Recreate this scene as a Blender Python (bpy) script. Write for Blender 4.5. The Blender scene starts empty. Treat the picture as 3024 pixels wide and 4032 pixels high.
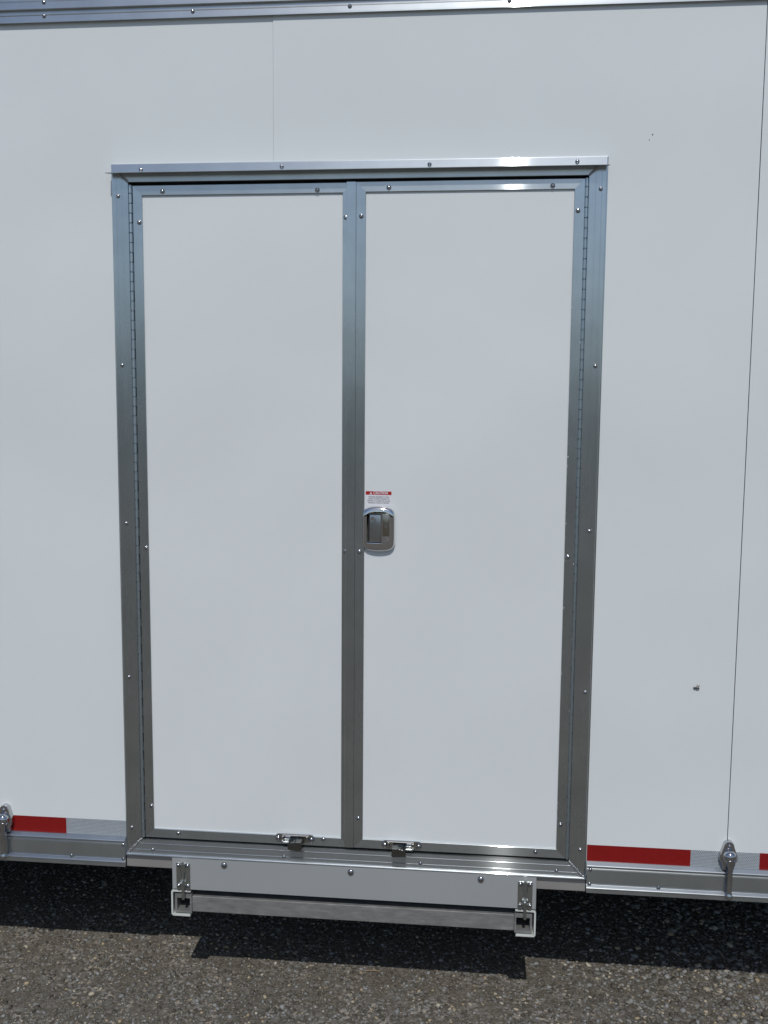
import bpy, bmesh, math, random
import numpy as np
from mathutils import Vector, Matrix

random.seed(7)
rng = np.random.default_rng(7)
SC = bpy.context.scene
COL = SC.collection
PI = math.pi

# ------------------------------------------------------------------ camera
cd = bpy.data.cameras.new('camera')
cam = bpy.data.objects.new('camera', cd)
COL.objects.link(cam)
CAMLOC = Vector((0.9784, -2.5499, 0.3072))
ROT = (Matrix.Rotation(math.radians(5.6391), 4, 'Z') @ Matrix.Rotation(math.radians(-6.2969), 4, 'X')
       @ Matrix.Rotation(math.radians(-0.4328), 4, 'Y') @ Matrix.Rotation(PI / 2, 4, 'X'))
cam.matrix_world = Matrix.Translation(CAMLOC) @ ROT
cd.sensor_fit = 'VERTICAL'
cd.sensor_height = 24.0
cd.lens = 24.0 * 3816.5 / 4032.0
cd.clip_start = 0.05
cd.clip_end = 2000
SC.camera = cam

# ------------------------------------------------------------------ sky, sun, exposure
SUNDIR = Vector((0.035, -0.80, 1.0)).normalized()          # towards the sun
ELEV = math.asin(SUNDIR.z)
AZ = math.atan2(SUNDIR.x, SUNDIR.y)
w = bpy.data.worlds.new('World')
SC.world = w
w.use_nodes = True
nt = w.node_tree
bg = nt.nodes['Background']
sky = nt.nodes.new('ShaderNodeTexSky')
sky.sky_type = 'NISHITA'
sky.sun_disc = False
sky.sun_elevation = ELEV
sky.sun_rotation = AZ
sky.air_density = 1.0
sky.dust_density = 0.8
sky.ozone_density = 1.6
nt.links.new(sky.outputs[0], bg.inputs[0])
bg.inputs[1].default_value = 0.108
sd = bpy.data.lights.new('sun', 'SUN')
sd.energy = 3.2
sd.angle = math.radians(0.53)
sd.color = (1.0, 0.965, 0.91)
sun = bpy.data.objects.new('sun', sd)
COL.objects.link(sun)
sun.rotation_euler = SUNDIR.to_track_quat('Z', 'Y').to_euler()
SC.view_settings.view_transform = 'Standard'
SC.view_settings.look = 'None'
SC.view_settings.gamma = 1.0
SC.view_settings.exposure = -0.53

GZ = -1.38       # ground level (z = 0 is the middle of the door)

# ------------------------------------------------------------------ materials
def mat(name, color, rough=0.5, metal=0.0, **kw):
    m = bpy.data.materials.new(name)
    m.use_nodes = True
    b = m.node_tree.nodes['Principled BSDF']
    b.inputs['Base Color'].default_value = (*color, 1)
    b.inputs['Roughness'].default_value = rough
    b.inputs['Metallic'].default_value = metal
    for k, v in kw.items():
        b.inputs[k.replace('_', ' ')].default_value = v
    return m

def N(m, t, **kw):
    n = m.node_tree.nodes.new(t)
    for k, v in kw.items():
        setattr(n, k, v)
    return n

def L(m, a, b):
    m.node_tree.links.new(a, b)

def pb(m):
    return m.node_tree.nodes['Principled BSDF']

def objcoord(m, scale=(1, 1, 1)):
    tc = N(m, 'ShaderNodeNewGeometry')
    mp = N(m, 'ShaderNodeMapping')
    mp.inputs['Scale'].default_value = scale
    L(m, tc.outputs['Position'], mp.inputs['Vector'])
    return mp.outputs['Vector']

def noise(m, vec, scale, detail=3, rough=0.5):
    n = N(m, 'ShaderNodeTexNoise')
    n.inputs['Scale'].default_value = scale
    n.inputs['Detail'].default_value = detail
    n.inputs['Roughness'].default_value = rough
    L(m, vec, n.inputs['Vector'])
    return n.outputs['Fac']

def ramp(m, fac, stops):
    r = N(m, 'ShaderNodeValToRGB')
    e = r.color_ramp.elements
    while len(e) < len(stops):
        e.new(0.5)
    for i, (p, c) in enumerate(stops):
        e[i].position = p
        e[i].color = (*c, 1) if len(c) == 3 else c
    L(m, fac, r.inputs['Fac'])
    return r.outputs['Color']

def rng_map(m, fac, lo, hi, a=0.0, b=1.0):
    r = N(m, 'ShaderNodeMapRange')
    r.inputs['From Min'].default_value = a
    r.inputs['From Max'].default_value = b
    r.inputs['To Min'].default_value = lo
    r.inputs['To Max'].default_value = hi
    L(m, fac, r.inputs['Value'])
    return r.outputs['Result']

def bump(m, h, strength, dist, normal=None):
    b = N(m, 'ShaderNodeBump')
    b.inputs['Strength'].default_value = strength
    b.inputs['Distance'].default_value = dist
    L(m, h, b.inputs['Height'])
    if normal is not None:
        L(m, normal, b.inputs['Normal'])
    return b.outputs['Normal']

def make_paint(name, col, rough):
    m = mat(name, col, rough)
    v = objcoord(m)
    n1 = noise(m, v, 1.7, 1)
    n2 = noise(m, v, 35, 4)
    nm = bump(m, n1, 0.55, 0.030)
    nm = bump(m, n2, 0.06, 0.0015, nm)
    L(m, nm, pb(m).inputs['Normal'])
    L(m, rng_map(m, noise(m, v, 6, 5, 0.6), rough * 0.8, rough * 1.35), pb(m).inputs['Roughness'])
    dirt = noise(m, objcoord(m, (1, 1, 0.7)), 2.2, 5, 0.6)
    c1 = tuple(c * 0.975 for c in col)
    L(m, ramp(m, dirt, [(0.35, c1), (0.65, col)]), pb(m).inputs['Base Color'])
    return m

M = {}
M['paint'] = make_paint('white_wall_paint', (0.762, 0.812, 0.832), 0.20)
M['door_paint'] = make_paint('white_door_paint', (0.767, 0.810, 0.830), 0.20)

def make_alu(name, axis, col=(0.59, 0.635, 0.66), rough=0.34, aniso=0.75, two=0.0, grain=0.035):
    """brushed mill aluminium; axis = direction of the extrusion lines"""
    m = mat(name, col, rough, 1.0, Anisotropic=aniso)
    b = pb(m)
    t = N(m, 'ShaderNodeCombineXYZ')
    if axis == 'x':
        t.inputs[2].default_value = 1.0
        sc = (1.2, 260, 420)
        sc2 = (4, 60, 60)
    else:
        t.inputs[0].default_value = 1.0
        sc = (420, 260, 1.2)
        sc2 = (30, 30, 2)
    L(m, t.outputs[0], b.inputs['Tangent'])
    v = objcoord(m, sc)
    n = noise(m, v, 1.0, 4, 0.6)
    L(m, bump(m, n, grain, 0.0004), b.inputs['Normal'])
    n2 = noise(m, objcoord(m, sc2), 1.0, 4, 0.55)
    L(m, rng_map(m, n2, rough * 0.92, rough * 1.08, 0.3, 0.7), b.inputs['Roughness'])
    n3 = noise(m, objcoord(m, (9, 9, 9)), 1.0, 5, 0.6)
    a = tuple(c * 0.90 for c in col)
    c = tuple(c * 1.06 for c in col)
    L(m, ramp(m, n3, [(0.3, a), (0.7, c)]), b.inputs['Base Color'])
    if two:
        # a second, broader lobe: the fine scatter of a mill finish round the sharp streak
        b2 = N(m, 'ShaderNodeBsdfPrincipled')
        b2.inputs['Metallic'].default_value = 1.0
        b2.inputs['Roughness'].default_value = 0.40
        b2.inputs['Anisotropic'].default_value = 0.55
        for s_ in ('Tangent', 'Normal', 'Base Color'):
            L(m, b.inputs[s_].links[0].from_socket, b2.inputs[s_])
        gl = N(m, 'ShaderNodeBsdfAnisotropic')
        gl.inputs['Roughness'].default_value = 0.096
        gl.inputs['Anisotropy'].default_value = 0.88
        t2 = N(m, 'ShaderNodeCombineXYZ')
        t2.inputs[0].default_value = 1.0
        L(m, t2.outputs[0], gl.inputs['Tangent'])
        L(m, b.inputs['Normal'].links[0].from_socket, gl.inputs['Normal'])
        L(m, b.inputs['Base Color'].links[0].from_socket, gl.inputs['Color'])
        ms = N(m, 'ShaderNodeMixShader')
        ms.inputs[0].default_value = two
        L(m, gl.outputs[0], ms.inputs[1])
        L(m, b2.outputs[0], ms.inputs[2])
        out = [n_ for n_ in m.node_tree.nodes if n_.type == 'OUTPUT_MATERIAL'][0]
        L(m, ms.outputs[0], out.inputs['Surface'])
    return m

M['alu_h'] = make_alu('aluminium_horizontal', 'x', rough=0.17, aniso=1.0, two=0.30)
M['alu_v'] = make_alu('aluminium_vertical', 'z', rough=0.27, aniso=0.35, grain=0.012)
M['alu_dull'] = make_alu('dull_aluminium', 'x', (0.42, 0.41, 0.40), 0.5, 0.3)
pb(M['alu_dull']).inputs['Metallic'].default_value = 0.6
M['step_metal'] = make_alu('worn_step_aluminium', 'x', (0.30, 0.305, 0.30), 0.48, 0.2)
pb(M['step_metal']).inputs['Metallic'].default_value = 0.45
m = M['step_metal']
L(m, ramp(m, noise(m, objcoord(m, (22, 22, 90)), 1.0, 6, 0.7), [(0.30, (0.215, 0.22, 0.215)), (0.55, (0.30, 0.305, 0.30)), (0.75, (0.42, 0.425, 0.42))]),
  pb(m).inputs['Base Color'])
M['hinge'] = mat('hinge_metal', (0.56, 0.64, 0.69), 0.36, 1.0)
M['screw'] = mat('screw_metal', (0.44, 0.44, 0.45), 0.16, 1.0)
M['chrome'] = mat('polished_chrome', (0.55, 0.55, 0.57), 0.06, 1.0)
M['lock_chrome'] = mat('bright_lock_chrome', (0.74, 0.74, 0.75), 0.07, 1.0)
M['lock_dark'] = mat('satin_lock_metal', (0.50, 0.52, 0.54), 0.25, 1.0)
M['lock_brass'] = mat('tarnished_lock_metal', (0.42, 0.39, 0.34), 0.25, 1.0)
M['latch_bridge'] = mat('latch_bridge_metal', (0.40, 0.40, 0.39), 0.35, 1.0)
M['latch_lever'] = mat('latch_lever_metal', (0.20, 0.205, 0.20), 0.25, 1.0)
M['zinc'] = mat('zinc_plate', (0.52, 0.55, 0.55), 0.30, 1.0)
vv = objcoord(M['zinc'])
L(M['zinc'], bump(M['zinc'], noise(M['zinc'], vv, 300, 3), 0.5, 0.001), pb(M['zinc']).inputs['Normal'])
M['weld'] = mat('weld_metal', (0.42, 0.42, 0.43), 0.38, 1.0)
vv = objcoord(M['weld'])
L(M['weld'], bump(M['weld'], noise(M['weld'], vv, 500, 3), 0.8, 0.001), pb(M['weld']).inputs['Normal'])
M['gap_shade'] = mat('black_gap_shade', (0.012, 0.013, 0.014), 0.7)  # black that stands in for shade in the door gaps and lock pocket
M['seam_shade'] = mat('dark_seam_shade', (0.10, 0.11, 0.12), 0.6)  # dark colour in place of the shade inside the sheet seams
M['housing'] = make_paint('grey_step_paint', (0.345, 0.365, 0.375), 0.30)
M['channel'] = make_paint('pale_channel_paint', (0.62, 0.66, 0.63), 0.30)
M['under'] = mat('underside_black', (0.02, 0.02, 0.02), 0.9)
M['label_white'] = mat('label_white', (0.78, 0.79, 0.84), 0.25)
M['label_red'] = mat('label_red', (0.42, 0.018, 0.014), 0.3)
M['label_ink'] = mat('label_ink', (0.05, 0.055, 0.07), 0.4)
M['wood'] = mat('pale_stem', (0.34, 0.25, 0.16), 0.8)

# red prismatic tape
m = M['tape_red'] = mat('red_reflective_tape', (0.24, 0.006, 0.007), 0.28)
v = objcoord(m, (1, 1, 1))
L(m, ramp(m, noise(m, objcoord(m, (40, 1, 600)), 1.0, 3), [(0.3, (0.21, 0.005, 0.006)), (0.7, (0.27, 0.009, 0.010))]),
  pb(m).inputs['Base Color'])
# silver tape with rows of small dark cells
m = M['tape_silver'] = mat('silver_reflective_tape', (0.4, 0.43, 0.46), 0.28)
br = N(m, 'ShaderNodeTexBrick')
br.offset = 0.5
br.inputs['Scale'].default_value = 1.0
br.inputs['Mortar Size'].default_value = 0.0009
br.inputs['Mortar Smooth'].default_value = 0.1
br.inputs['Brick Width'].default_value = 0.0052
br.inputs['Row Height'].default_value = 0.0040
br.inputs['Color1'].default_value = (0.13, 0.155, 0.185, 1)
br.inputs['Color2'].default_value = (0.22, 0.25, 0.29, 1)
br.inputs['Mortar'].default_value = (0.42, 0.46, 0.50, 1)
g = N(m, 'ShaderNodeNewGeometry')
sp = N(m, 'ShaderNodeSeparateXYZ')
cb = N(m, 'ShaderNodeCombineXYZ')
L(m, g.outputs['Position'], sp.inputs[0])
L(m, sp.outputs[0], cb.inputs[0])
L(m, sp.outputs[2], cb.inputs[1])
L(m, cb.outputs[0], br.inputs['Vector'])
L(m, br.outputs['Color'], pb(m).inputs['Base Color'])

# ground: old asphalt with exposed brown-grey chippings
m = M['ground'] = mat('weathered_asphalt', (0.13, 0.12, 0.11), 0.9)
pb(m).inputs['Specular IOR Level'].default_value = 0.15
v = objcoord(m, (1, 1, 1))
vo = N(m, 'ShaderNodeTexVoronoi')
vo.inputs['Scale'].default_value = 125
vo.inputs['Randomness'].default_value = 1.0
dn = N(m, 'ShaderNodeTexNoise')
dn.inputs['Scale'].default_value = 60
L(m, v, dn.inputs['Vector'])
mx = N(m, 'ShaderNodeMix', data_type='VECTOR')
mx.inputs[0].default_value = 0.012
L(m, v, mx.inputs[4])
L(m, dn.outputs['Color'], mx.inputs[5])
L(m, mx.outputs[1], vo.inputs['Vector'])
sepc = N(m, 'ShaderNodeSeparateColor')
L(m, vo.outputs['Color'], sepc.inputs[0])
cc = ramp(m, sepc.outputs[0], [(0.0, (0.070, 0.062, 0.050)), (0.35, (0.115, 0.105, 0.088)), (0.7, (0.165, 0.156, 0.138)),
                               (0.9, (0.25, 0.245, 0.24)), (1.0, (0.38, 0.33, 0.26))])
vo2 = N(m, 'ShaderNodeTexVoronoi')
vo2.inputs['Scale'].default_value = 340
L(m, v, vo2.inputs['Vector'])
sep2 = N(m, 'ShaderNodeSeparateColor')
L(m, vo2.outputs['Color'], sep2.inputs[0])
c2 = ramp(m, sep2.outputs[0], [(0.0, (0.06, 0.054, 0.044)), (0.6, (0.12, 0.110, 0.092)), (1.0, (0.24, 0.22, 0.19))])
mc = N(m, 'ShaderNodeMix', data_type='RGBA')
L(m, ramp(m, noise(m, v, 9, 4, 0.6), [(0.40, (0, 0, 0)), (0.62, (1, 1, 1))]), mc.inputs[0])
L(m, cc, mc.inputs[6])
L(m, c2, mc.inputs[7])
mm = N(m, 'ShaderNodeMix', data_type='RGBA', blend_type='MULTIPLY')
mm.inputs[0].default_value = 1.0
L(m, mc.outputs[2], mm.inputs[6])
L(m, ramp(m, noise(m, v, 1.6, 5, 0.6), [(0.3, (0.94, 0.94, 0.93)), (0.7, (1.25, 1.23, 1.20))]), mm.inputs[7])
L(m, mm.outputs[2], pb(m).inputs['Base Color'])
nm = bump(m, vo.outputs['Distance'], -0.9, 0.004)
nm = bump(m, vo2.outputs['Distance'], -0.6, 0.0016, nm)
L(m, nm, pb(m).inputs['Normal'])

# loose stones: colour differs stone by stone
m = M['stone'] = mat('loose_chippings', (0.15, 0.14, 0.13), 0.85)
pb(m).inputs['Specular IOR Level'].default_value = 0.2
g = N(m, 'ShaderNodeNewGeometry')
c = ramp(m, g.outputs['Random Per Island'],
         [(0.0, (0.072, 0.064, 0.053)), (0.30, (0.125, 0.115, 0.100)), (0.60, (0.190, 0.188, 0.178)), (0.88, (0.30, 0.305, 0.305)),
          (0.94, (0.38, 0.30, 0.19)), (1.0, (0.50, 0.47, 0.39))])
mm = N(m, 'ShaderNodeMix', data_type='RGBA', blend_type='MULTIPLY')
mm.inputs[0].default_value = 1.0
v = objcoord(m)
L(m, c, mm.inputs[6])
L(m, ramp(m, noise(m, v, 500, 4), [(0.3, (0.75, 0.75, 0.75)), (0.7, (1.2, 1.2, 1.2))]), mm.inputs[7])
L(m, mm.outputs[2], pb(m).inputs['Base Color'])

m = M['foliage'] = mat('far_foliage', (0.05, 0.08, 0.035), 0.8)
M['fly_body'] = mat('fly_body', (0.045, 0.025, 0.02), 0.4)
M['fly_wing'] = mat('fly_wing', (0.33, 0.32, 0.29), 0.3, Alpha=0.8)

# ------------------------------------------------------------------ mesh helpers
WORLD = {}

def attach(o, wloc, parent):
    """place o at a world location, as a child of parent (no parent is rotated or scaled)"""
    WORLD[o] = Vector(wloc)
    o.parent = parent
    o.location = Vector(wloc) - (WORLD[parent] if parent is not None else Vector())

def obj(name, bm, m, parent=None, smooth=False, angle=0.6):
    """the bmesh is given in world coordinates; the object's origin goes to the middle of its bounds"""
    bmesh.ops.recalc_face_normals(bm, faces=bm.faces[:])
    me = bpy.data.meshes.new(name)
    bm.to_mesh(me)
    bm.free()
    co = np.array([v_.co[:] for v_ in me.vertices])
    c = Vector((co.min(0) + co.max(0)) / 2)
    me.transform(Matrix.Translation(-c))
    me.materials.append(m)
    if smooth:
        me.shade_smooth()
        me.set_sharp_from_angle(angle=angle)
    o = bpy.data.objects.new(name, me)
    COL.objects.link(o)
    attach(o, c, parent)
    return o

def empty(name, loc):
    o = bpy.data.objects.new(name, None)
    o.empty_display_size = 0.1
    COL.objects.link(o)
    attach(o, loc, None)
    return o

def box(bm, x0, x1, y0, y1, z0, z1, bev=0.0, seg=1):
    vs = [bm.verts.new((x, y, z)) for x in (x0, x1) for y in (y0, y1) for z in (z0, z1)]
    F = [(0, 1, 3, 2), (4, 6, 7, 5), (0, 4, 5, 1), (2, 3, 7, 6), (0, 2, 6, 4), (1, 5, 7, 3)]
    fs = [bm.faces.new([vs[i] for i in f]) for f in F]
    if bev:
        es = list({e for f in fs for e in f.edges})
        bmesh.ops.bevel(bm, geom=es, offset=bev, segments=seg, affect='EDGES', profile=0.5)

def prism_xz(bm, pts, y0, y1, bev=0.0, seg=1):
    """polygon in the x-z plane given thickness from y0 (front) to y1"""
    a = [bm.verts.new((p[0], y0, p[1])) for p in pts]
    b = [bm.verts.new((p[0], y1, p[1])) for p in pts]
    f = bm.faces.new(a)
    bm.faces.new(b[::-1])
    n = len(pts)
    for i in range(n):
        bm.faces.new((a[i], b[i], b[(i + 1) % n], a[(i + 1) % n]))
    if bev:
        bmesh.ops.bevel(bm, geom=list(f.edges), offset=bev, segments=seg, affect='EDGES', profile=0.5)

def extrude_x(bm, prof, x0, x1):
    """closed (y,z) profile swept along x"""
    a = [bm.verts.new((x0, p[0], p[1])) for p in prof]
    b = [bm.verts.new((x1, p[0], p[1])) for p in prof]
    n = len(prof)
    bm.faces.new(a)
    bm.faces.new(b[::-1])
    for i in range(n):
        bm.faces.new((a[i], a[(i + 1) % n], b[(i + 1) % n], b[i]))

def side(bm, which, R, prof, w=None):
    """one mitred side of a rectangular frame R=(x0,x1,z0,z1); prof = closed list of (t inward, y)"""
    x0, x1, z0, z1 = R
    def P(t, y, e):
        if which == 'left':
            return (x0 + t, y, (z0 + t) if e == 0 else (z1 - t))
        if which == 'right':
            return (x1 - t, y, (z0 + t) if e == 0 else (z1 - t))
        if which == 'top':
            return ((x0 + t) if e == 0 else (x1 - t), y, z1 - t)
        return ((x0 + t) if e == 0 else (x1 - t), y, z0 + t)
    a = [bm.verts.new(P(t, y, 0)) for t, y in prof]
    b = [bm.verts.new(P(t, y, 1)) for t, y in prof]
    n = len(prof)
    bm.faces.new(a)
    bm.faces.new(b[::-1])
    for i in range(n):
        bm.faces.new((a[i], a[(i + 1) % n], b[(i + 1) % n], b[i]))

def lathe(bm, cx, cy, cz, prof, n=16, axis='y'):
    """prof = list of (r, d) ; d measured outward along -y (towards the viewer)"""
    rings = []
    for r, d in prof:
        if r < 1e-6:
            rings.append([bm.verts.new((cx, cy - d, cz) if axis == 'y' else (cx, cy, cz + d))])
        else:
            rg = []
            for i in range(n):
                t = 2 * PI * i / n
                if axis == 'y':
                    rg.append(bm.verts.new((cx + r * math.cos(t), cy - d, cz + r * math.sin(t))))
                else:
                    rg.append(bm.verts.new((cx + r * math.cos(t), cy + r * math.sin(t), cz + d)))
            rings.append(rg)
    for a, b in zip(rings, rings[1:]):
        if len(a) == 1 and len(b) == 1:
            continue
        for i in range(n):
            j = (i + 1) % n
            if len(a) == 1:
                bm.faces.new((a[0], b[i], b[j]))
            elif len(b) == 1:
                bm.faces.new((a[i], b[0], a[j]))
            else:
                bm.faces.new((a[i], b[i], b[j], a[j]))
    if len(rings[0]) > 1:
        bm.faces.new(rings[0])
    if len(rings[-1]) > 1:
        bm.faces.new(rings[-1])

def cyl(bm, p0, p1, r0, r1=None, n=12):
    r1 = r0 if r1 is None else r1
    p0, p1 = Vector(p0), Vector(p1)
    d = (p1 - p0).normalized()
    u = d.orthogonal().normalized()
    w_ = d.cross(u)
    a = [bm.verts.new(p0 + (u * math.cos(2 * PI * i / n) + w_ * math.sin(2 * PI * i / n)) * r0) for i in range(n)]
    b = [bm.verts.new(p1 + (u * math.cos(2 * PI * i / n) + w_ * math.sin(2 * PI * i / n)) * r1) for i in range(n)]
    bm.faces.new(a)
    bm.faces.new(b[::-1])
    for i in range(n):
        j = (i + 1) % n
        bm.faces.new((a[i], b[i], b[j], a[j]))

def sphere(bm, c, r, s=(1, 1, 1), n=16, m_=10):
    rings = []
    for k in range(m_ + 1):
        ph = PI * k / m_
        if k in (0, m_):
            rings.append([bm.verts.new((c[0], c[1], c[2] + r * s[2] * math.cos(ph)))])
        else:
            rings.append([bm.verts.new((c[0] + r * s[0] * math.sin(ph) * math.cos(2 * PI * i / n),
                                        c[1] + r * s[1] * math.sin(ph) * math.sin(2 * PI * i / n),
                                        c[2] + r * s[2] * math.cos(ph))) for i in range(n)])
    for a, b in zip(rings, rings[1:]):
        for i in range(n):
            j = (i + 1) % n
            if len(a) == 1:
                bm.faces.new((a[0], b[i], b[j]))
            elif len(b) == 1:
                bm.faces.new((a[i], b[0], a[j]))
            else:
                bm.faces.new((a[i], b[i], b[j], a[j]))

def dome_mesh(name, r, h, recess=True):
    bm = bmesh.new()
    prof = [(r * 1.0, -0.0015), (r, 0.0002)]
    for k in range(1, 6):
        t = k / 6 * PI / 2
        prof.append((r * math.cos(t), h * math.sin(t)))
    if recess:
        prof += [(r * 0.34, h * 0.97), (r * 0.26, h * 0.62), (0, h * 0.55)]
    else:
        prof += [(0, h)]
    lathe(bm, 0, 0, 0, prof, 14)
    bmesh.ops.recalc_face_normals(bm, faces=bm.faces[:])
    me = bpy.data.meshes.new(name)
    bm.to_mesh(me)
    bm.free()
    me.materials.append(M['screw'])
    me.shade_smooth()
    me.set_sharp_from_angle(angle=0.9)
    return me

ME_SCREW = dome_mesh('screw', 0.0054, 0.0042)
ME_DSCREW = dome_mesh('screw_large', 0.0063, 0.0052)
ME_BOLT = dome_mesh('bolt', 0.0093, 0.0066)

def put(name, me, x, y, z, parent, rot=None, s=1.0):
    o = bpy.data.objects.new(name, me)
    COL.objects.link(o)
    o.rotation_euler = (random.uniform(-.08, .08), rot if rot is not None else random.uniform(0, 6), random.uniform(-.08, .08))
    o.scale = (s, s, s)
    attach(o, (x, y, z), parent)
    return o

# ------------------------------------------------------------------ setting: ground, far trees (reflected in the metal)
bm = bmesh.new()
g_ = [bm.verts.new(p) for p in ((-400, -400, GZ), (400, -400, GZ), (400, 400, GZ), (-400, 400, GZ))]
bm.faces.new(g_)
go = obj('ground', bm, M['ground'])
go['kind'] = 'structure'

ico = bmesh.new()
bmesh.ops.create_icosphere(ico, subdivisions=1, radius=1.0)
IV = np.array([v_.co[:] for v_ in ico.verts])
IF = np.array([[v_.index for v_ in f.verts] for f in ico.faces])
ico.free()

def blobs(name, centres, sizes, flat, m, jitter=0.28):
    n = len(centres)
    nv = len(IV)
    V = np.repeat(IV[None], n, 0) * (1 + rng.uniform(-jitter, jitter, (n, nv, 1)))
    V *= sizes[:, None, None] * np.stack([rng.uniform(.7, 1.35, n), rng.uniform(.7, 1.2, n), flat * rng.uniform(.6, 1.2, n)], -1)[:, None]
    a = rng.uniform(0, 2 * PI, n)
    ca, sa = np.cos(a)[:, None], np.sin(a)[:, None]
    tl = rng.uniform(-.5, .5, n)
    ct, st = np.cos(tl)[:, None], np.sin(tl)[:, None]
    y, z = V[..., 1] * ct - V[..., 2] * st, V[..., 1] * st + V[..., 2] * ct
    x = V[..., 0]
    V = np.stack([x * ca - y * sa, x * sa + y * ca, z], -1) + centres[:, None]
    F = (IF[None] + (np.arange(n) * nv)[:, None, None]).reshape(-1, 3)
    me = bpy.data.meshes.new(name)
    me.vertices.add(n * nv)
    me.vertices.foreach_set('co', V.ravel().astype(np.float32))
    me.loops.add(F.size)
    me.loops.foreach_set('vertex_index', F.ravel().astype(np.int32))
    me.polygons.add(len(F))
    me.polygons.foreach_set('loop_start', np.arange(0, F.size, 3, dtype=np.int32))
    me.polygons.foreach_set('loop_total', np.full(len(F), 3, np.int32))
    me.update(calc_edges=True)
    me.validate()
    me.materials.append(m)
    o = bpy.data.objects.new(name, me)
    COL.objects.link(o)
    return o

# loose chippings lying on the asphalt, coarser towards the right
n1 = 56000
cx = rng.uniform(-1.3, 2.9, n1)
cy = rng.uniform(-0.9, 1.25, n1)
sz = rng.gamma(2.6, 0.00095, n1) + 0.0013
sz = np.minimum(sz, 0.0085)
n2 = 6500
x2 = 1.25 + np.abs(rng.normal(0.55, 0.38, n2))
y2 = rng.uniform(-0.7, 1.1, n2)
s2 = np.minimum(rng.gamma(4.0, 0.00125, n2) + 0.0015, 0.013)
keep = rng.uniform(size=n2) < np.clip((x2 - 1.15) / 0.55, 0, 1)
cx = np.concatenate([cx, x2[keep]])
cy = np.concatenate([cy, y2[keep]])
sz = np.concatenate([sz, s2[keep]])
cen = np.stack([cx, cy, GZ + sz * 0.18], -1)
st = blobs('loose_gravel', cen, sz, 0.55, M['stone'])
st['label'] = 'small grey and tan stone chippings scattered over the asphalt'
st['category'] = 'gravel'
st['kind'] = 'stuff'

n3 = 2600
ang = rng.uniform(math.radians(-150), math.radians(-30), n3)
rad = rng.uniform(44, 52, n3)
hh = 3.7 + 0.7 * np.sin(ang * 9) + 0.5 * np.sin(ang * 23 + 1)
zz = GZ + rng.uniform(0, 1, n3) ** 0.8 * np.maximum(hh, 2)
cen = np.stack([rad * np.cos(ang), rad * np.sin(ang), zz], -1)
tr = blobs('far_wood', cen, rng.uniform(0.7, 1.4, n3), 1.0, M['foliage'])
tr['label'] = 'low dark green wood far behind the photographer'
tr['category'] = 'wood'
tr['kind'] = 'stuff'

# ------------------------------------------------------------------ the trailer
XL, XR = -3.6, 4.4
T = empty('enclosed_trailer', (0.642, 0.0, GZ))
T['label'] = 'white enclosed trailer with aluminium trimmed double side doors and a pull-out step'
T['category'] = 'trailer'

def part(name, bm, m, parent=None, label=None, **kw):
    o = obj(name, bm, m, parent or T, **kw)
    if label:
        o['label'] = label
    return o

# body behind the side sheets, open underneath only as a dark floor
bm = bmesh.new()
box(bm, XL, XR, 0.030, 2.45, -0.965, 1.40)
part('body', bm, M['paint'])
bm = bmesh.new()
box(bm, XL + .02, XR - .02, 0.012, 2.43, -1.000, -0.970)
for yy in (0.42, 1.98):  # unseen frame rails, added to cut the light reaching under the trailer
    box(bm, XL + .05, XR - .05, yy, yy + 0.06, -1.16, -1.0012)
for xx in np.arange(XL + 0.3, XR, 0.6):
    box(bm, xx, xx + 0.05, 0.50, 1.96, -1.050, -1.0014)
part('floor_and_added_rails', bm, M['under'])

# outer skin in sheets; the middle sheet overlaps its neighbours
ZT, ZB = 1.345, -0.955
S1, S2 = 0.4327, 1.6519
bm = bmesh.new()
prism_xz(bm, [(S1 - 1.2192, ZB), (0.020, ZB), (0.020, 0.915), (S1, 0.915), (S1, ZT), (S1 - 1.2192, ZT)], 0.0, 0.020)
part('wall_sheet', bm, M['paint'])
bm = bmesh.new()
prism_xz(bm, [(1.266, ZB), (S2 - 0.0012, ZB), (S2 - 0.0012, ZT), (S1 + 0.0008, ZT), (S1 + 0.0008, 0.915), (1.266, 0.915)], -0.0018, 0.0195)
part('wall_sheet', bm, M['paint'])
for a, b in ((S2 + 0.0014, S2 + 1.2192), (S2 + 1.2212, XR), (S1 - 2.4384, S1 - 1.2206), (XL, S1 - 2.4402)):
    bm = bmesh.new()
    box(bm, a, b, 0.0, 0.020, ZB, ZT)
    part('wall_sheet', bm, M['paint'])
for xx in (S2, S1, S2 + 1.2192, S1 - 1.2192):
    bm = bmesh.new()
    box(bm, xx - 0.012, xx + 0.012, 0.0205, 0.0295, 0.92 if xx == S1 else ZB, ZT)
    part('seam_shade_strip', bm, M['seam_shade'])  # dark strip behind the gap, so the seam's shade is painted in
for x, z, r in ((1.3898, 0.9795, 0.0016), (1.3822, 0.9668, 0.0012)):
    bm = bmesh.new()
    sphere(bm, (x, -0.002, z), r, (1, 0.4, 1.3), 8, 6)
    part('dirt_speck', bm, M['fly_body'])

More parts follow.
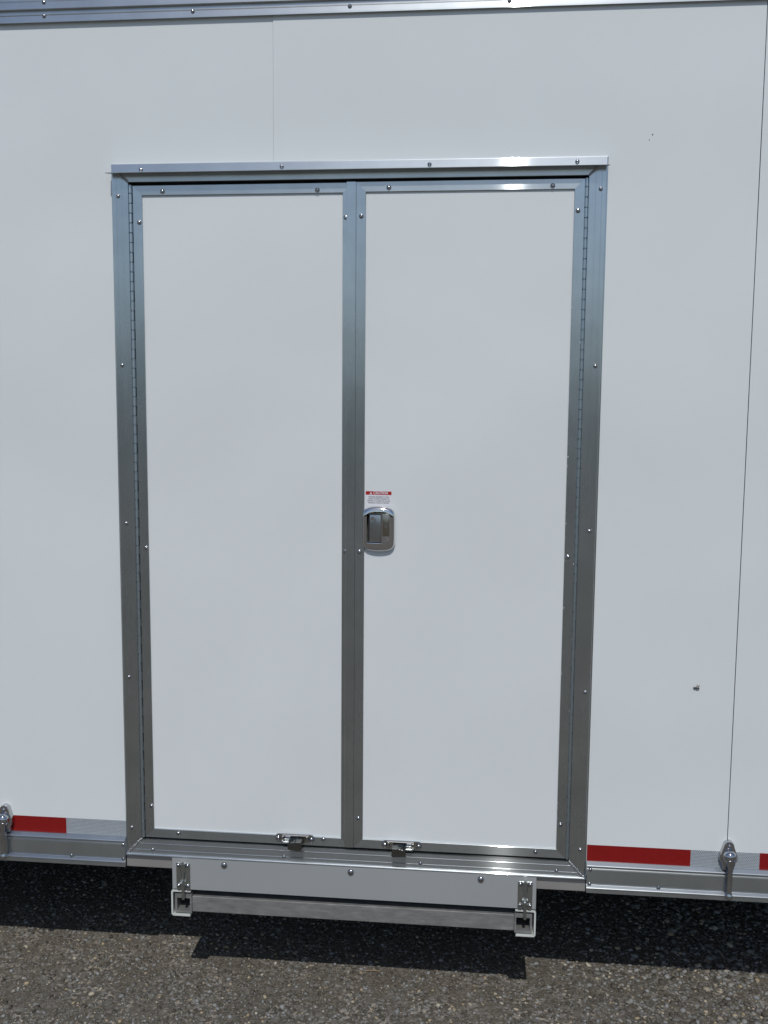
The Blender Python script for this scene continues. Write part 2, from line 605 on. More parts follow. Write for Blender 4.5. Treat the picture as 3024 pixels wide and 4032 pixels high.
# roof rail
prof = [(0.030, 1.2890), (-0.0030, 1.2888), (-0.0100, 1.2876), (-0.0108, 1.2886), (-0.0104, 1.2925), (-0.0088, 1.3052),
        (-0.0072, 1.3074), (-0.0062, 1.3094), (-0.0056, 1.3168), (-0.0060, 1.3180), (-0.0120, 1.3196), (-0.0128, 1.3212),
        (-0.0122, 1.3260), (-0.0100, 1.3392), (-0.0088, 1.3412), (-0.0078, 1.3440), (-0.0078, 1.3520), (-0.0125, 1.3540), (-0.0125, 1.3900),
        (-0.004, 1.4060), (0.020, 1.4150), (0.060, 1.4160), (0.060, 1.405), (0.030, 1.4040)]
bm = bmesh.new()
extrude_x(bm, prof, XL, XR)
rr = part('roof_rail', bm, M['alu_h'])
for i, x in enumerate((-0.5650, -0.1688, 0.2269, 0.6317, 1.0299, 1.4290, 1.825)):
    dz = (0.0004, 0, -0.0006, -0.0004, 0.0004, 0, 0)[i]
    put('screw', ME_SCREW, x, -0.0092, 1.3038 + dz, rr)
    put('screw', ME_SCREW, x + 0.001, -0.0106, 1.3370 + dz, rr)
bm = bmesh.new()
box(bm, XL + 0.01, XR - 0.01, 0.061, 2.46, 1.401, 1.418)
part('roof', bm, M['paint'])

# ------------------------------------------------------------------ side rub rails and reflective tape
RUB = [(-0.0020, -0.9145), (-0.0045, -0.9148), (-0.0148, -0.9216), (-0.0158, -0.9232), (-0.0155, -0.9243), (-0.0108, -0.9256),
       (-0.0088, -0.9285), (-0.0090, -0.9312), (-0.0108, -0.9330), (-0.0128, -0.9343), (-0.0130, -0.9352), (-0.0130, -0.9735),
       (-0.0122, -0.9745), (-0.0098, -0.9752), (-0.0088, -0.9775), (-0.0098, -0.9790), (-0.0160, -0.9836), (-0.0172, -0.9850),
       (-0.0170, -0.9868), (-0.0135, -0.9880), (-0.0135, -1.0000), (0.010, -1.0000), (0.010, -0.9145)]
rub = []
for a, b in ((XL, -0.0010), (1.2850, XR)):
    bm = bmesh.new()
    extrude_x(bm, RUB, a, b)
    rub.append(part('rub_rail', bm, M['alu_h']))
for x, z in ((-0.3555, -0.9340), (-0.1593, -0.9745), (-0.0066, -0.9355), (-0.0072, -0.9762), (-0.53, -0.9745)):
    put('screw', ME_SCREW, x, -0.0122, z, rub[0], s=0.95)
for x, z in ((1.2948, -0.9350), (1.2932, -0.9745), (1.4763, -0.9748), (1.86, -0.9748)):
    put('screw', ME_SCREW, x, -0.0122, z, rub[1], s=0.95)
bm = bmesh.new()
box(bm, -0.3720, -0.3490, -0.0142, -0.0120, -1.0006, -0.9150, 0.0006)
part('rail_joint_cover', bm, M['alu_v'])

for a, b, red in ((-0.635, -0.4572, 0), (-0.4568, -0.1775, 1), (-0.1771, -0.0008, 0), (1.2852, 1.5584, 1), (1.5588, 1.7370, 0),
                  (1.7374, 2.0168, 1), (2.0172, 2.195, 0)):
    bm = bmesh.new()
    box(bm, a, b, -0.0024 if 0 < a < S2 else -0.0007, -0.0001 if not 0 < a < S2 else -0.0019, -0.9146, -0.8694)
    o = part('reflective_tape', bm, M['tape_red' if red else 'tape_silver'], label='red reflective tape' if red else 'silver reflective tape')

# ------------------------------------------------------------------ door frame
R = (0.0, 1.284, -0.9620, 0.9297)
JW = 0.0474
F = empty('door_frame', (0.642, 0.0, -0.9620))
F.parent = T
F.location = WORLD[F] - WORLD[T]
def ribs(f, at, d=0.0007, w_=0.0009):
    """insert small raised lines into a flat run of a (t, y) profile"""
    out = []
    for t in at:
        y = f(t)
        out += [(t - w_, y), (t - w_ * 0.4, y - d), (t + w_ * 0.4, y - d), (t + w_, y)]
    return out
jamb = [(0, 0.001), (0, -0.0042), (0.0030, -0.0048), (0.0038, -0.0052), (0.0042, -0.0104), (0.0052, -0.0114)] + \
       ribs(lambda t: -0.0114, (0.0150,), -0.00035) + ribs(lambda t: -0.0114, (0.0300,), -0.0003) + \
       [(0.0464, -0.0114), (JW, -0.0104), (JW, 0.0110), (0.004, 0.0110)]
for sd_, nm_ in (('left', 'jamb'), ('right', 'jamb')):
    bm = bmesh.new()
    side(bm, sd_, R, jamb)
    j = part(nm_, bm, M['alu_v'], F)
    for x, z in (((0.0199, 0.8467), (0.0212, 0.4077), (0.0222, -0.0189), (0.0208, -0.4481), (0.0200, -0.8834)) if sd_ == 'left' else
                 ((1.2662, 0.8483), (1.2664, 0.4097), (1.2644, -0.0152), (1.2663, -0.4449), (1.2655, -0.8808))):
        put('screw', ME_SCREW, x, -0.0113, z, F)
head = [(0, 0.001), (0, -0.0046), (0.0032, -0.0052), (0.0040, -0.0056), (0.0043, -0.0100), (0.0050, -0.0108), (0.0240, -0.0112),
        (0.0262, -0.0114), (0.0290, -0.0116), (0.0330, -0.0118), (0.0464, -0.0114), (JW, -0.0104), (JW, 0.0110), (0.004, 0.0110)]
bm = bmesh.new()
side(bm, 'top', R, head)
part('header', bm, M['alu_h'], F)
bm = bmesh.new()
extrude_x(bm, [(-0.0130, 0.9058), (-0.0400, 0.9010), (-0.0410, 0.9001), (-0.0400, 0.8992), (-0.0130, 0.9032)], -0.0030, 1.2842)
extrude_x(bm, [(-0.0100, 0.9256), (-0.0122, 0.9258), (-0.0146, 0.9054), (-0.0126, 0.9034), (-0.0100, 0.9040)], 0.0042, 1.2800)
part('drip_cap', bm, M['alu_h'], F)
for x, z in ((0.0839, 0.9128), (0.4571, 0.9148), (0.8373, 0.9144), (1.2064, 0.9150)):
    put('screw', ME_SCREW, x, -0.0148, z, F)
def sy(t):
    return -0.0148 + (t - 0.009) * (0.0148 - 0.0112) / (JW - 0.009)
sill = [(0.0, 0.005), (0.0, -0.0160), (0.0004, -0.0182), (0.0016, -0.0198), (0.0034, -0.0205), (0.0052, -0.0200), (0.0068, -0.0186), (0.0078, -0.0168), (0.0084, -0.0150)]
for t in (0.0172, 0.0348):
    y = sy(t)
    sill += [(t - 0.0010, y), (t - 0.0008, y - 0.0010), (t + 0.0004, y - 0.0012), (t + 0.0014, y + 0.0002)]
sill += [(0.0455, sy(0.0455)), (0.0460, sy(0.046) - 0.0011), (0.0468, sy(0.046) - 0.0011), (JW, -0.0092), (JW, 0.0110), (0.004, 0.0110)]
bm = bmesh.new()
side(bm, 'bottom', R, sill)
part('sill', bm, M['alu_h'], F)
for x, z in ((0.0806, -0.9438), (0.4560, -0.9442), (0.8355, -0.9424), (1.2040, -0.9422)):
    put('screw', ME_SCREW, x, sy(0.019) + 0.0003, z, F)
bm = bmesh.new()
box(bm, 0.0004, 1.2836, -0.0060, 0.0110, -1.0008, -0.9612, 0.0012)
part('sill_beam', bm, M['alu_dull'], F)

def weld(p0, p1, r):
    bm = bmesh.new()
    n = 15
    p0, p1 = Vector(p0), Vector(p1)
    for i in range(n):
        p = p0.lerp(p1, i / (n - 1)) + Vector((random.uniform(-1, 1), random.uniform(-.4, .4), random.uniform(-1, 1))) * 0.0009
        sphere(bm, p, r * random.uniform(0.8, 1.15), (1, 0.62, 1), 9, 6)
    part('weld_bead', bm, M['weld'], F, smooth=True)
weld((0.022, -0.0120, 0.9045), (0.0465, -0.0112, 0.8832), 0.0034)
weld((1.262, -0.0120, 0.9045), (1.2375, -0.0112, 0.8832), 0.0034)
weld((0.0065, -0.0170, -0.9560), (0.0465, -0.0118, -0.9158), 0.0038)
weld((1.2775, -0.0170, -0.9560), (1.2375, -0.0118, -0.9158), 0.0038)
bm = bmesh.new()
box(bm, 0.0480, 1.2360, 0.0115, 0.0280, -0.9130, 0.8815)
part('door_gap_shade', bm, M['gap_shade'], F)  # black backing across the opening, painting the gaps round the doors as shade

# ------------------------------------------------------------------ the two doors
def hinge(x, z0, z1, parent):
    bm = bmesh.new()
    z, k = z0, 0
    pitch = 0.0252
    while z < z1 - 0.002:
        zb = min(z + pitch, z1)
        cyl(bm, (x, -0.0102, z + 0.0014), (x, -0.0102, zb - 0.0015), 0.0044, n=10)
        s = -1 if k % 2 else 1
        box(bm, min(x, x + s * 0.0046), max(x, x + s * 0.0046), -0.0080, -0.0066, z + 0.0005, zb - 0.0007)
        z = zb
        k += 1
    cyl(bm, (x, -0.0102, z0 - 0.0005), (x, -0.0102, z1 + 0.0005), 0.0018, n=8)
    o = part('hinge', bm, M['hinge'], parent, smooth=True)
    return o

DW = 0.0256
def door_prof(y):
    return [(0, 0.008), (0, y + 0.0010), (0.0009, y), (DW - 0.0009, y), (DW, y + 0.0009), (DW, y + 0.0068), (DW - 0.004, 0.008)]

def make_door(R_, y, label, panel):
    D = empty('door', ((R_[0] + R_[1]) / 2, 0.0, R_[2]))
    D.parent = T
    D.location = WORLD[D] - WORLD[T]
    D['label'] = label
    for sd_, nm_, mt in (('left', 'stile', 'alu_v'), ('right', 'stile', 'alu_v'), ('top', 'top_rail', 'alu_h'), ('bottom', 'bottom_rail', 'alu_h')):
        bm = bmesh.new()
        side(bm, sd_, R_, door_prof(y))
        part(nm_, bm, M[mt], D)
    bm = bmesh.new()
    box(bm, R_[0] + DW - 0.006, R_[1] - DW + 0.006, y + 0.0048, 0.0079, R_[2] + DW - 0.006, R_[3] - DW + 0.006)
    part('door_panel', bm, M['door_paint'], D)
    return D

YL, YR = -0.0082, -0.0114
DL = make_door((0.0575, 0.6400, -0.9100, 0.8742), YL, 'left-hand white door half lapped by the centre strip', None)
DR = make_door((0.6497, 1.2277, -0.9080, 0.8748), YR, 'right-hand white door carrying the lock', None)
# lapping strip on the right-hand door
bm = bmesh.new()
prism_xz(bm, [(0.6247, -0.9085), (0.64955, -0.9085), (0.64955, 0.8752), (0.6252, 0.8752)], YR - 0.0002, YR + 0.0016, 0.0003)
box(bm, 0.6358, 0.6366, YR - 0.0006, YR + 0.0010, -0.9083, 0.8750)
part('lapping_strip', bm, M['alu_v'], DR)
hinge(0.0524, -0.9105, 0.8755, DL)
hinge(1.2317, -0.9100, 0.8760, DR)
for x, z in ((0.1388, 0.8581), (0.5487, 0.8560), (0.0749, 0.7798), (0.0762, -0.0852), (0.0772, -0.8180), (0.1539, -0.8942),
             (0.5655, -0.8895), (0.6228, 0.7868), (0.6238, -0.0831)):
    o = put('screw', ME_DSCREW, x, YL, z, DL)
    if 0.6 < x:
        o.scale = (1, 0.45, 1)
for x, z in ((0.7340, 0.8591), (1.1473, 0.8579), (0.6635, 0.7886), (0.6628, -0.0822), (0.6628, -0.8232), (1.2116, 0.7961),
             (1.2106, -0.0833), (1.2116, -0.8132), (1.1470, -0.8930)):
    put('screw', ME_DSCREW, x, YR, z, DR)

bm = bmesh.new()
for i in range(22):
    z = random.uniform(-0.80, 0.72)
    x = 1.2027 + abs(random.gauss(0, 0.0010)) if random.random() < .8 else 1.2262
    sphere(bm, (x, YR - 0.0002, z), random.uniform(0.0005, 0.0011), (1, 0.4, random.uniform(.8, 2.2)), 6, 4)
o = part('residue_flecks', bm, M['label_white'], DR)
o['kind'] = 'stuff'

# ------------------------------------------------------------------ door lock
LK = empty('door_lock', (0.7143, YR, -0.0194))
LK.parent = T
LK.location = WORLD[LK] - WORLD[T]
LCX, LCZ = 0.7143, -0.0194
def outline(inset, n=64):
    hw, hs, bul, rc = 0.0433 - inset, 0.0525 - inset, 0.0078, 0.0135 - inset * 0.6
    rc = max(rc, 0.003)
    pts = []
    for i in range(n):
        t = 2 * PI * i / n
        c, s = math.cos(t), math.sin(t)
        e = 7.5
        k = (abs(c) ** e + abs(s) ** e) ** (-1 / e)
        x, z = k * c * hw, k * s * hs
        z += math.copysign(bul * (1 - (x / hw) ** 2), s) * min(1, (abs(s) * k) ** 3)
        pts.append((LCX + x, LCZ + z))
    return pts
bm = bmesh.new()
lay = [(0, 0.0003), (0.0, -0.0030), (0.0006, -0.0058), (0.0022, -0.0086), (0.0046, -0.0108), (0.0078, -0.0122), (0.0112, -0.0128)]
prev = None
for ins, d in lay:
    ring = [bm.verts.new((x, YR + d, z)) for x, z in outline(ins)]
    if prev:
        for i in range(len(ring)):
            j = (i + 1) % len(ring)
            bm.faces.new((prev[i], ring[i], ring[j], prev[j]))
    else:
        bm.faces.new(ring)
    prev = ring
# front face with a rectangular pocket for the paddle
px0, px1, pz0, pz1 = 0.6835, 0.7225, -0.0555, 0.0212
yf = YR - 0.0128
pk = [(px0, pz0), (px1, pz0), (px1, pz1), (px0, pz1)]
pv = [bm.verts.new((x, yf - 0.0002, z)) for x, z in pk]
n = len(prev)
# bridge pocket rim to the last ring: split the ring at the angles nearest the rim corners
def near(p):
    return min(range(n), key=lambda i: (prev[i].co.x - p[0] + (0.012 if p[0] > 0.7 else 0) * 0) ** 2 + (prev[i].co.z - p[1]) ** 2)
idx = [near(p) for p in ((0.680, -0.075), (0.750, -0.075), (0.750, 0.036), (0.680, 0.036))]
for q in range(4):
    i0, i1 = idx[q], idx[(q + 1) % 4]
    run = [i0]
    while run[-1] != i1:
        run.append((run[-1] + 1) % n)
    bm.faces.new([prev[i] for i in run] + [pv[(q + 1) % 4], pv[q]])
bv = [bm.verts.new((x + (0.0008 if x < 0.7 else -0.0008), YR - 0.0050, z + (0.0008 if z < 0 else -0.0008))) for x, z in pk]
for q in range(4):
    r_ = (q + 1) % 4
    bm.faces.new((pv[q], pv[r_], bv[r_], bv[q]))
bm.faces.new(bv)
part('lock_plate', bm, M['lock_chrome'], LK, smooth=True, angle=0.5)
bm = bmesh.new()
box(bm, px0 + 0.0012, px1 - 0.0012, YR - 0.0056, YR - 0.0050, pz0 + 0.0012, pz1 - 0.0012)
part('pocket_shade_plate', bm, M['gap_shade'], LK)  # black plate on the pocket floor, its colour standing in for shade
bm = bmesh.new()
vs = [(0.6900, -0.0535), (0.7212, -0.0535), (0.7212, 0.0192), (0.6900, 0.0192)]
f = [bm.verts.new((x, YR - (0.0088 if x < 0.7 else 0.0134), z)) for x, z in vs]
b = [bm.verts.new((x, YR - 0.0058, z)) for x, z in vs]
ff = bm.faces.new(f)
bm.faces.new(b[::-1])
for q in range(4):
    bm.faces.new((f[q], b[q], b[(q + 1) % 4], f[(q + 1) % 4]))
bmesh.ops.bevel(bm, geom=list(ff.edges), offset=0.0012, segments=2, affect='EDGES', profile=0.5)
part('paddle_handle', bm, M['lock_dark'], LK, smooth=True, angle=0.5)
bm = bmesh.new()
box(bm, 0.6838, 0.7228, YR - 0.0150, YR - 0.0128, -0.0592, -0.0560, 0.0009, 2)
part('pocket_rim', bm, M['lock_chrome'], LK, smooth=True)
bm = bmesh.new()
box(bm, 0.7250, 0.7436, YR - 0.0155, YR - 0.0130, -0.0372, 0.0225, 0.0010, 2)
part('deadbolt_slot', bm, M['lock_brass'], LK, smooth=True)
bm = bmesh.new()
lathe(bm, 0.7343, YR - 0.0155, -0.0120, [(0.0030, -0.0004), (0.0030, 0.0010), (0.0020, 0.0020), (0, 0.0022)], 12)
part('lock_pin', bm, M['chrome'], LK, smooth=True)
for x, z, r, y in ((0.7000, 0.0070, 0.0060, YR - 0.0108), (0.7338, -0.0472, 0.0068, YR - 0.0130)):
    bm = bmesh.new()
    lathe(bm, x, y, z, [(r, -0.0010), (r, 0.0018), (r * 0.90, 0.0028), (r * 0.80, 0.0028), (r * 0.76, 0.0006), (0, 0.0006)], 20)
    box(bm, x - 0.0005, x + 0.0005, y - 0.0016, y - 0.0004, z - r * 0.5, z + r * 0.5)
    part('key_cylinder', bm, M['lock_chrome'], LK, smooth=True, angle=0.5)

# ------------------------------------------------------------------ caution label
CL = empty('warning_label', (0.7125, YR, 0.061))
CL.parent = T
CL.location = WORLD[CL] - WORLD[T]
PY = YR + 0.0048                         # surface of the door panel
bm = bmesh.new()
box(bm, 0.6782, 0.7470, PY - 0.0004, PY - 0.0001, 0.0400, 0.0802)
part('label_sheet', bm, M['label_white'], CL)
bm = bmesh.new()
box(bm, 0.6784, 0.7468, PY - 0.0006, PY - 0.00045, 0.0706, 0.0800)
part('red_band', bm, M['label_red'], CL)

def text_mesh(name, s, size, x, z, y, m, parent, width=None, bold=0.0, align='CENTER'):
    cu = bpy.data.curves.new(name, 'FONT')
    cu.body = s
    cu.size = size
    cu.align_x = align
    cu.align_y = 'CENTER'
    cu.offset = bold
    cu.extrude = 0.00004
    cu.resolution_u = 3
    tmp = bpy.data.objects.new(name, cu)
    COL.objects.link(tmp)
    bpy.context.view_layer.update()
    me = bpy.data.meshes.new_from_object(tmp.evaluated_get(bpy.context.evaluated_depsgraph_get()))
    bpy.data.objects.remove(tmp)
    co = np.array([v_.co[:] for v_ in me.vertices])
    k = 1.0
    if width:
        k = width / (co[:, 0].max() - co[:, 0].min())
    me.transform(Matrix.Rotation(PI / 2, 4, 'X') @ Matrix.Diagonal((k, 1, 1, 1)))
    me.materials.clear()
    me.materials.append(m)
    me.name = name
    o = bpy.data.objects.new(name, me)
    COL.objects.link(o)
    attach(o, (x, y, z), parent)
    return o
text_mesh('lettering', 'CAUTION', 0.0098, 0.7182, 0.0753, PY - 0.00070, M['label_white'], CL, 0.0385, 0.00022)
for i, (s_, w_) in enumerate((('ENGAGE DEADBOLT LOCK', 0.0540), ('WHEN TOWING TRAILER TO', 0.0560),
                              ('PREVENT ACCIDENTAL DOOR', 0.0600), ('OPENING WHILE IN TRANSIT', 0.0570))):
    text_mesh('lettering', s_, 0.0044, 0.7130, 0.0648 - i * 0.0053, PY - 0.00050, M['label_ink'], CL, w_, 0.00010)
bm = bmesh.new()
prism_xz(bm, [(0.6885, 0.0718), (0.6959, 0.0718), (0.6922, 0.0788)], PY - 0.00078, PY - 0.00062)
part('warning_triangle', bm, M['label_white'], CL)
bm = bmesh.new()
box(bm, 0.69185, 0.69255, PY - 0.00090, PY - 0.00080, 0.0739, 0.0768)
box(bm, 0.69185, 0.69255, PY - 0.00090, PY - 0.00080, 0.0724, 0.0731)
part('exclamation_mark', bm, M['label_red'], CL)

# ------------------------------------------------------------------ flip latches at the foot of the doors
def flip_latch(cx, cz, y, mir, label):
    G = empty('flip_latch', (cx, y, cz))
    G.parent = T
    G.location = WORLD[G] - WORLD[T]
    G['label'] = label
    X = lambda d: cx + mir * d
    def bx(bm, a, b, *r, **k):
        box(bm, min(X(a), X(b)), max(X(a), X(b)), *r, **k)
    bm = bmesh.new()
    pts = []
    hw, r = 0.0560, 0.0120
    for k in range(9):
        t = -PI / 2 + PI * k / 8
        pts.append((cx + hw - r + r * math.cos(t), cz + r * math.sin(t)))
    for k in range(9):
        t = PI / 2 + PI * k / 8
        pts.append((cx - hw + r + r * math.cos(t), cz + r * math.sin(t)))
    prism_xz(bm, pts, y - 0.0030, y - 0.0002, 0.0008)
    part('base_plate', bm, M['chrome'], G)
    bm = bmesh.new()      # pressed bridge with a top ledge
    bx(bm, -0.034, 0.040, y - 0.0095, y - 0.0032, cz + 0.0098, cz + 0.0112, bev=0.0004)
    bx(bm, -0.034, -0.029, y - 0.0150, y - 0.0032, cz - 0.0040, cz + 0.0097, bev=0.0008)
    bx(bm, 0.033, 0.038, y - 0.0120, y - 0.0032, cz - 0.0060, cz + 0.0097, bev=0.0008)
    part('bridge', bm, M['latch_bridge'], G)
    bm = bmesh.new()      # pivot
    cyl(bm, (X(-0.031), y - 0.0165, cz - 0.0055), (X(-0.012), y - 0.0165, cz - 0.0055), 0.0032)
    sphere(bm, (X(-0.0315), y - 0.0165, cz - 0.0035), 0.0036, (1, 1, 1), 10, 8)
    bx(bm, -0.0270, -0.0130, y - 0.0150, y - 0.0032, cz - 0.0060, cz + 0.0030, bev=0.0008)
    part('pivot', bm, M['zinc'], G, smooth=True)
    bm = bmesh.new()      # toothed thumb lever reaching forward
    top = [(-0.0130, 0.0015), (-0.0100, 0.0035), (-0.0070, 0.0005), (-0.0050, 0.0035), (-0.0020, 0.0020), (0.0010, 0.0048), (0.0050, 0.0040),
           (0.0090, 0.0060), (0.0235, 0.0060)]
    pts = [(X(a), cz + b) for a, b in top] + [(X(0.0255), cz - 0.0150), (X(0.0215), cz - 0.0185), (X(0.0040), cz - 0.0175), (X(0.0020), cz - 0.0160), (X(-0.0130), cz - 0.0160)]
    if mir < 0:
        pts = pts[::-1]
    prism_xz(bm, pts, y - 0.0400, y - 0.0060, 0.0006)
    bx(bm, -0.0050, -0.0015, y - 0.0300, y - 0.0200, cz - 0.0215, cz - 0.0162, bev=0.0010)
    part('lever', bm, M['latch_lever'], G)
    for s in (-1, 1):
        put('screw', ME_DSCREW, cx + s * 0.0465, y - 0.0028, cz - 0.001, G, s=1.15)
    return G
flip_latch(0.4858, -0.8905, YL, 1, 'flip latch at the foot of the left-hand door')
flip_latch(0.7838, -0.8925, YR, -1, 'flip latch at the foot of the right-hand door, lever turned the other way')

# ------------------------------------------------------------------ chrome lever catches on the rub rails
def lever_catch(cx, lab):
    G = empty('lever_catch', (cx, 0.0, -0.88))
    G.parent = T
    G.location = WORLD[G] - WORLD[T]
    G['label'] = lab
    bm = bmesh.new()
    def keyhole(s):
        pts = []
        for k in range(13):                       # round head
            t = PI * k / 12
            pts.append((cx + 0.0135 * s * math.cos(t), -0.8475 + 0.0125 * s * math.sin(t)))
        for k in range(11):
            t = PI - 0.50 - (0.0) + (PI - 0.9) * 0 + k / 10 * 1.25
            pts.append((cx + 0.0235 * s * math.cos(t), -0.8800 + 0.0235 * s * math.sin(t)))
        pts += [(cx - 0.0145 * s, -0.9090 - 0.004 * s), (cx + 0.0145 * s, -0.9090 - 0.004 * s)]
        for k in range(11):
            t = -0.75 + k / 10 * 1.25
            pts.append((cx + 0.0235 * s * math.cos(t), -0.8800 + 0.0235 * s * math.sin(t)))
        return pts
    prev = None
    for s, y in ((1.0, 0.001), (1.0, -0.0140), (0.96, -0.0165), (0.88, -0.0178)):
        ring = [bm.verts.new((x, y, z)) for x, z in keyhole(s)]
        if prev:
            for i in range(len(ring)):
                j = (i + 1) % len(ring)
                bm.faces.new((prev[i], ring[i], ring[j], prev[j]))
        else:
            bm.faces.new(ring)
        prev = ring
    bm.faces.new(prev)
    part('back_plate', bm, M['chrome'], G, smooth=True, angle=0.7)
    bm = bmesh.new()
    sphere(bm, (cx, -0.0185, -0.8470), 0.0048, (1, 0.8, 1), 12, 8)
    part('rivet', bm, M['chrome'], G, smooth=True)
    bm = bmesh.new()
    sphere(bm, (cx + 0.0005, -0.0240, -0.8735), 0.0178, (1, 0.85, 1), 24, 16)
    part('hub', bm, M['chrome'], G, smooth=True)
    bm = bmesh.new()                              # flattened lever that hangs down and swells at its tip
    secs = [(-0.8800, 0.0118, 0.0085, -0.0330), (-0.8905, 0.0108, 0.0065, -0.0345), (-0.9020, 0.0068, 0.0045, -0.0330), (-0.9180, 0.0062, 0.0042, -0.0315),
            (-0.9420, 0.0068, 0.0040, -0.0310), (-0.9640, 0.0066, 0.0040, -0.0310), (-0.9710, 0.0062, 0.0042, -0.0318), (-0.9755, 0.0080, 0.0055, -0.0325),
            (-0.9805, 0.0090, 0.0066, -0.0330), (-0.9855, 0.0078, 0.0058, -0.0330), (-0.9885, 0.0040, 0.0030, -0.0330)]
    prev = None
    for z, rx, ry, y in secs:
        ring = [bm.verts.new((cx + 0.0015 + rx * math.cos(2 * PI * i / 16), y + ry * math.sin(2 * PI * i / 16), z)) for i in range(16)]
        if prev:
            for i in range(16):
                bm.faces.new((prev[i], ring[i], ring[(i + 1) % 16], prev[(i + 1) % 16]))
        else:
            bm.faces.new(ring)
        prev = ring
    bm.faces.new(prev)
    part('lever', bm, M['chrome'], G, smooth=True, angle=1.2)
lever_catch(1.6540, 'chrome lever catch over the silver tape')
lever_catch(-0.3545, 'chrome lever catch beside the red tape')

# ------------------------------------------------------------------ pull-out step under the door
ST = empty('pull_out_step', (0.644, 0.0, -1.14))
ST.parent = T
ST.location = WORLD[ST] - WORLD[T]
bm = bmesh.new()
box(bm, 0.1369, 1.1515, -0.0190, -0.0160, -1.0535, -0.9570, 0.0008)
box(bm, 0.1375, 0.1405, -0.0158, 0.700, -1.0535, -1.0015)
box(bm, 1.1480, 1.1510, -0.0158, 0.700, -1.0535, -1.0015)
box(bm, 0.1406, 1.1479, 0.002, 0.700, -1.0535, -1.0505)
part('step_housing', bm, M['housing'], ST)
for x in (0.2868, 0.6435, 1.0011):
    put('bolt', ME_BOLT, x, -0.0189, -0.9757, ST)
def channel(xo, s):
    """C-shaped guide, open towards the middle, seen end-on"""
    t = 0.0046
    xi = xo + s * 0.0560
    z1, z0, c = -1.0580, -1.1345, 0.006
    pts = [(xi, z1), (xo + s * c, z1), (xo + s * c * .3, z1 - c * .3), (xo, z1 - c), (xo, z0 + c), (xo + s * c * .3, z0 + c * .3), (xo + s * c, z0), (xi - s * 0.002, z0),
           (xi - s * 0.0035, z0 + t), (xo + s * (c + .001), z0 + t), (xo + s * t, z0 + c + .001), (xo + s * t, z1 - c - .001), (xo + s * (c + .001), z1 - t), (xi, z1 - t)]
    bm = bmesh.new()
    prism_xz(bm, pts if s > 0 else pts[::-1], -0.0175, 0.690, 0.0004)
    part('step_guide', bm, M['channel'], ST)
    # square tube with an open end
    bm = bmesh.new()
    a, b = sorted((xo + s * 0.0095, xo + s * 0.0575))
    u, v = sorted((xo + s * 0.0155, xo + s * 0.0530))
    zt, zb = -1.0705, -1.1262
    o_ = [(a, zb), (b, zb), (b, zt), (a, zt)]
    i_ = [(u, zb + 0.006), (v, zb + 0.006), (v, zt - 0.012), (u, zt - 0.012)]
    vo_ = [[bm.verts.new((x, y, z)) for x, z in o_] for y in (-0.0130, 0.660)]
    vi_ = [[bm.verts.new((x, y, z)) for x, z in i_] for y in (-0.0130, 0.300)]
    for q in range(4):
        r_ = (q + 1) % 4
        bm.faces.new((vo_[0][q], vo_[0][r_], vi_[0][r_], vi_[0][q]))
        bm.faces.new((vo_[0][q], vo_[1][q], vo_[1][r_], vo_[0][r_]))
        bm.faces.new((vi_[0][q], vi_[0][r_], vi_[1][r_], vi_[1][q]))
    bm.faces.new(vo_[1])
    bm.faces.new(vi_[1][::-1])
    part('slide_tube', bm, M['step_metal'], ST)
channel(0.1322, 1)
channel(1.1525, -1)
bm = bmesh.new()
box(bm, 0.1900, 1.0945, -0.0090, 0.0350, -1.1232, -1.0775, 0.0016, 2)
part('front_bar', bm, M['step_metal'], ST)
bm = bmesh.new()
box(bm, 0.1960, 1.0885, 0.0355, 0.330, -1.1180, -1.0790)
part('tread', bm, M['step_metal'], ST)

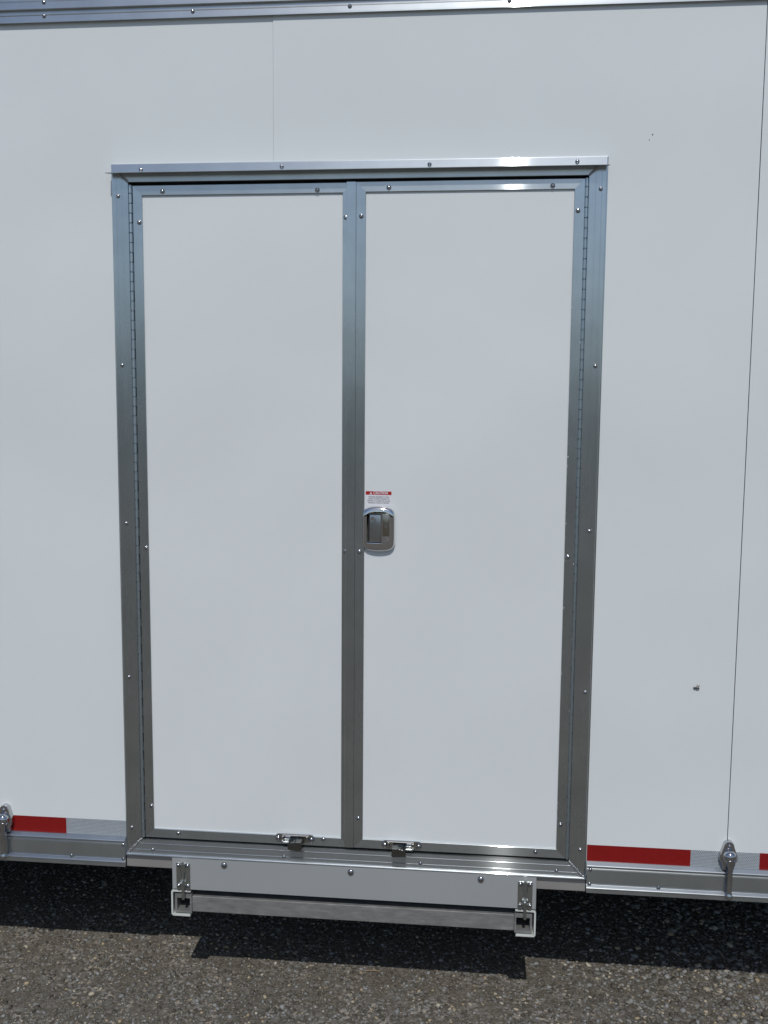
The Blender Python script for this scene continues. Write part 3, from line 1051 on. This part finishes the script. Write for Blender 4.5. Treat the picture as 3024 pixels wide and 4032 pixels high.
def slide_bolt(cx, lab):
    G = empty('slide_bolt', (cx, -0.019, -1.01))
    G.parent = T
    G.location = WORLD[G] - WORLD[T]
    G['label'] = lab
    y = -0.0190
    zt, zb = -0.9745, -1.0490
    hw = 0.0198
    pts = [(cx - hw, zb), (cx - hw + 0.003, zb - 0.006), (cx - hw + 0.010, zb - 0.006), (cx - hw + 0.013, zb), (cx + hw - 0.013, zb), (cx + hw - 0.010, zb - 0.006),
           (cx + hw - 0.003, zb - 0.006), (cx + hw, zb), (cx + hw, zt - 0.002), (cx + hw - 0.002, zt), (cx - hw + 0.002, zt), (cx - hw, zt - 0.002)]
    bm = bmesh.new()
    prism_xz(bm, pts, y - 0.0022, y - 0.0001, 0.0005)
    part('base_plate', bm, M['zinc'], G)
    for a, b in ((zt - 0.0020, zt - 0.026), (zt - 0.052, zt - 0.070)):
        bm = bmesh.new()                     # pressed barrel, slotted in the middle
        prof = []
        for k in range(9):
            t = PI * k / 8
            prof.append((cx + 0.0075 * math.cos(t), y - 0.0022 - 0.0090 * math.sin(t)))
        A = [bm.verts.new((p[0], p[1], a)) for p in prof]
        B = [bm.verts.new((p[0], p[1], b)) for p in prof]
        for i in range(8):
            bm.faces.new((A[i], B[i], B[i + 1], A[i + 1]))
        bm.faces.new(A)
        bm.faces.new(B[::-1])
        bm.faces.new((A[0], A[-1], B[-1], B[0]))
        part('barrel', bm, M['zinc'], G, smooth=True)
    bm = bmesh.new()
    cyl(bm, (cx, y - 0.0075, zt + 0.003), (cx + 0.001, y - 0.0075, -1.0790), 0.0042)
    cyl(bm, (cx, y - 0.0100, zt - 0.049), (cx - 0.001, y - 0.0190, zt - 0.051), 0.0036)
    sphere(bm, (cx - 0.001, y - 0.0200, zt - 0.051), 0.0048, n=10, m_=8)
    part('bolt_rod', bm, M['zinc'], G, smooth=True)
    for sx in (-1, 1):
        for z in (zt - 0.008, zb + 0.007):
            put('screw', ME_DSCREW, cx + sx * 0.0132, y - 0.0020, z, G, s=1.0)
slide_bolt(0.1692, 'zinc slide bolt at the left end of the step')
slide_bolt(1.1215, 'zinc slide bolt at the right end of the step')

# ------------------------------------------------------------------ the fly on the wall
FL = empty('fly', (1.5535, -0.004, -0.4245))
FL['label'] = 'small brown fly sitting on the white wall right of the doors'
FL['category'] = 'fly'
bm = bmesh.new()
sphere(bm, (1.5475, -0.0055, -0.4232), 0.0019, (0.9, 1, 1.1), 10, 8)
sphere(bm, (1.5511, -0.0055, -0.4238), 0.0030, (1.25, 0.9, 0.72), 12, 8)
sphere(bm, (1.5570, -0.0050, -0.4252), 0.0036, (1.40, 0.85, 0.48), 12, 8)
obj('body', bm, M['fly_body'], FL, smooth=True)
bm = bmesh.new()
prism_xz(bm, [(1.5512, -0.4226), (1.5536, -0.4226), (1.5556, -0.4190), (1.5566, -0.4140), (1.5562, -0.4133), (1.5548, -0.4152), (1.5530, -0.4190)], -0.0060, -0.0057)
obj('wing', bm, M['fly_wing'], FL)
bm = bmesh.new()
prism_xz(bm, [(1.5550, -0.4232), (1.5592, -0.4238), (1.5612, -0.4200), (1.5622, -0.4168), (1.5612, -0.4160), (1.5590, -0.4172), (1.5565, -0.4205)], -0.0048, -0.0045)
obj('wing', bm, M['fly_wing'], FL)
bm = bmesh.new()
for x in (1.5490, 1.5515, 1.5545):
    cyl(bm, (x, -0.0045, -0.4250), (x - 0.0008, -0.0020, -0.4272), 0.0003, n=5)
    cyl(bm, (x, -0.0040, -0.4230), (x - 0.0004, -0.0020, -0.4226), 0.0003, n=5)
obj('legs', bm, M['fly_body'], FL)

# ------------------------------------------------------------------ a dry stem on the ground
bm = bmesh.new()
pts = [(0.664, 0.1650, GZ + 0.004), (0.676, 0.1665, GZ + 0.0055), (0.692, 0.1680, GZ + 0.0052), (0.7075, 0.1672, GZ + 0.004)]
for a, b in zip(pts, pts[1:]):
    cyl(bm, a, b, 0.0014, 0.0013, n=7)
tw = obj('dry_stem', bm, M['wood'])
tw['label'] = 'short pale dry stem lying on the asphalt just in front of the step shadow'
tw['category'] = 'twig'
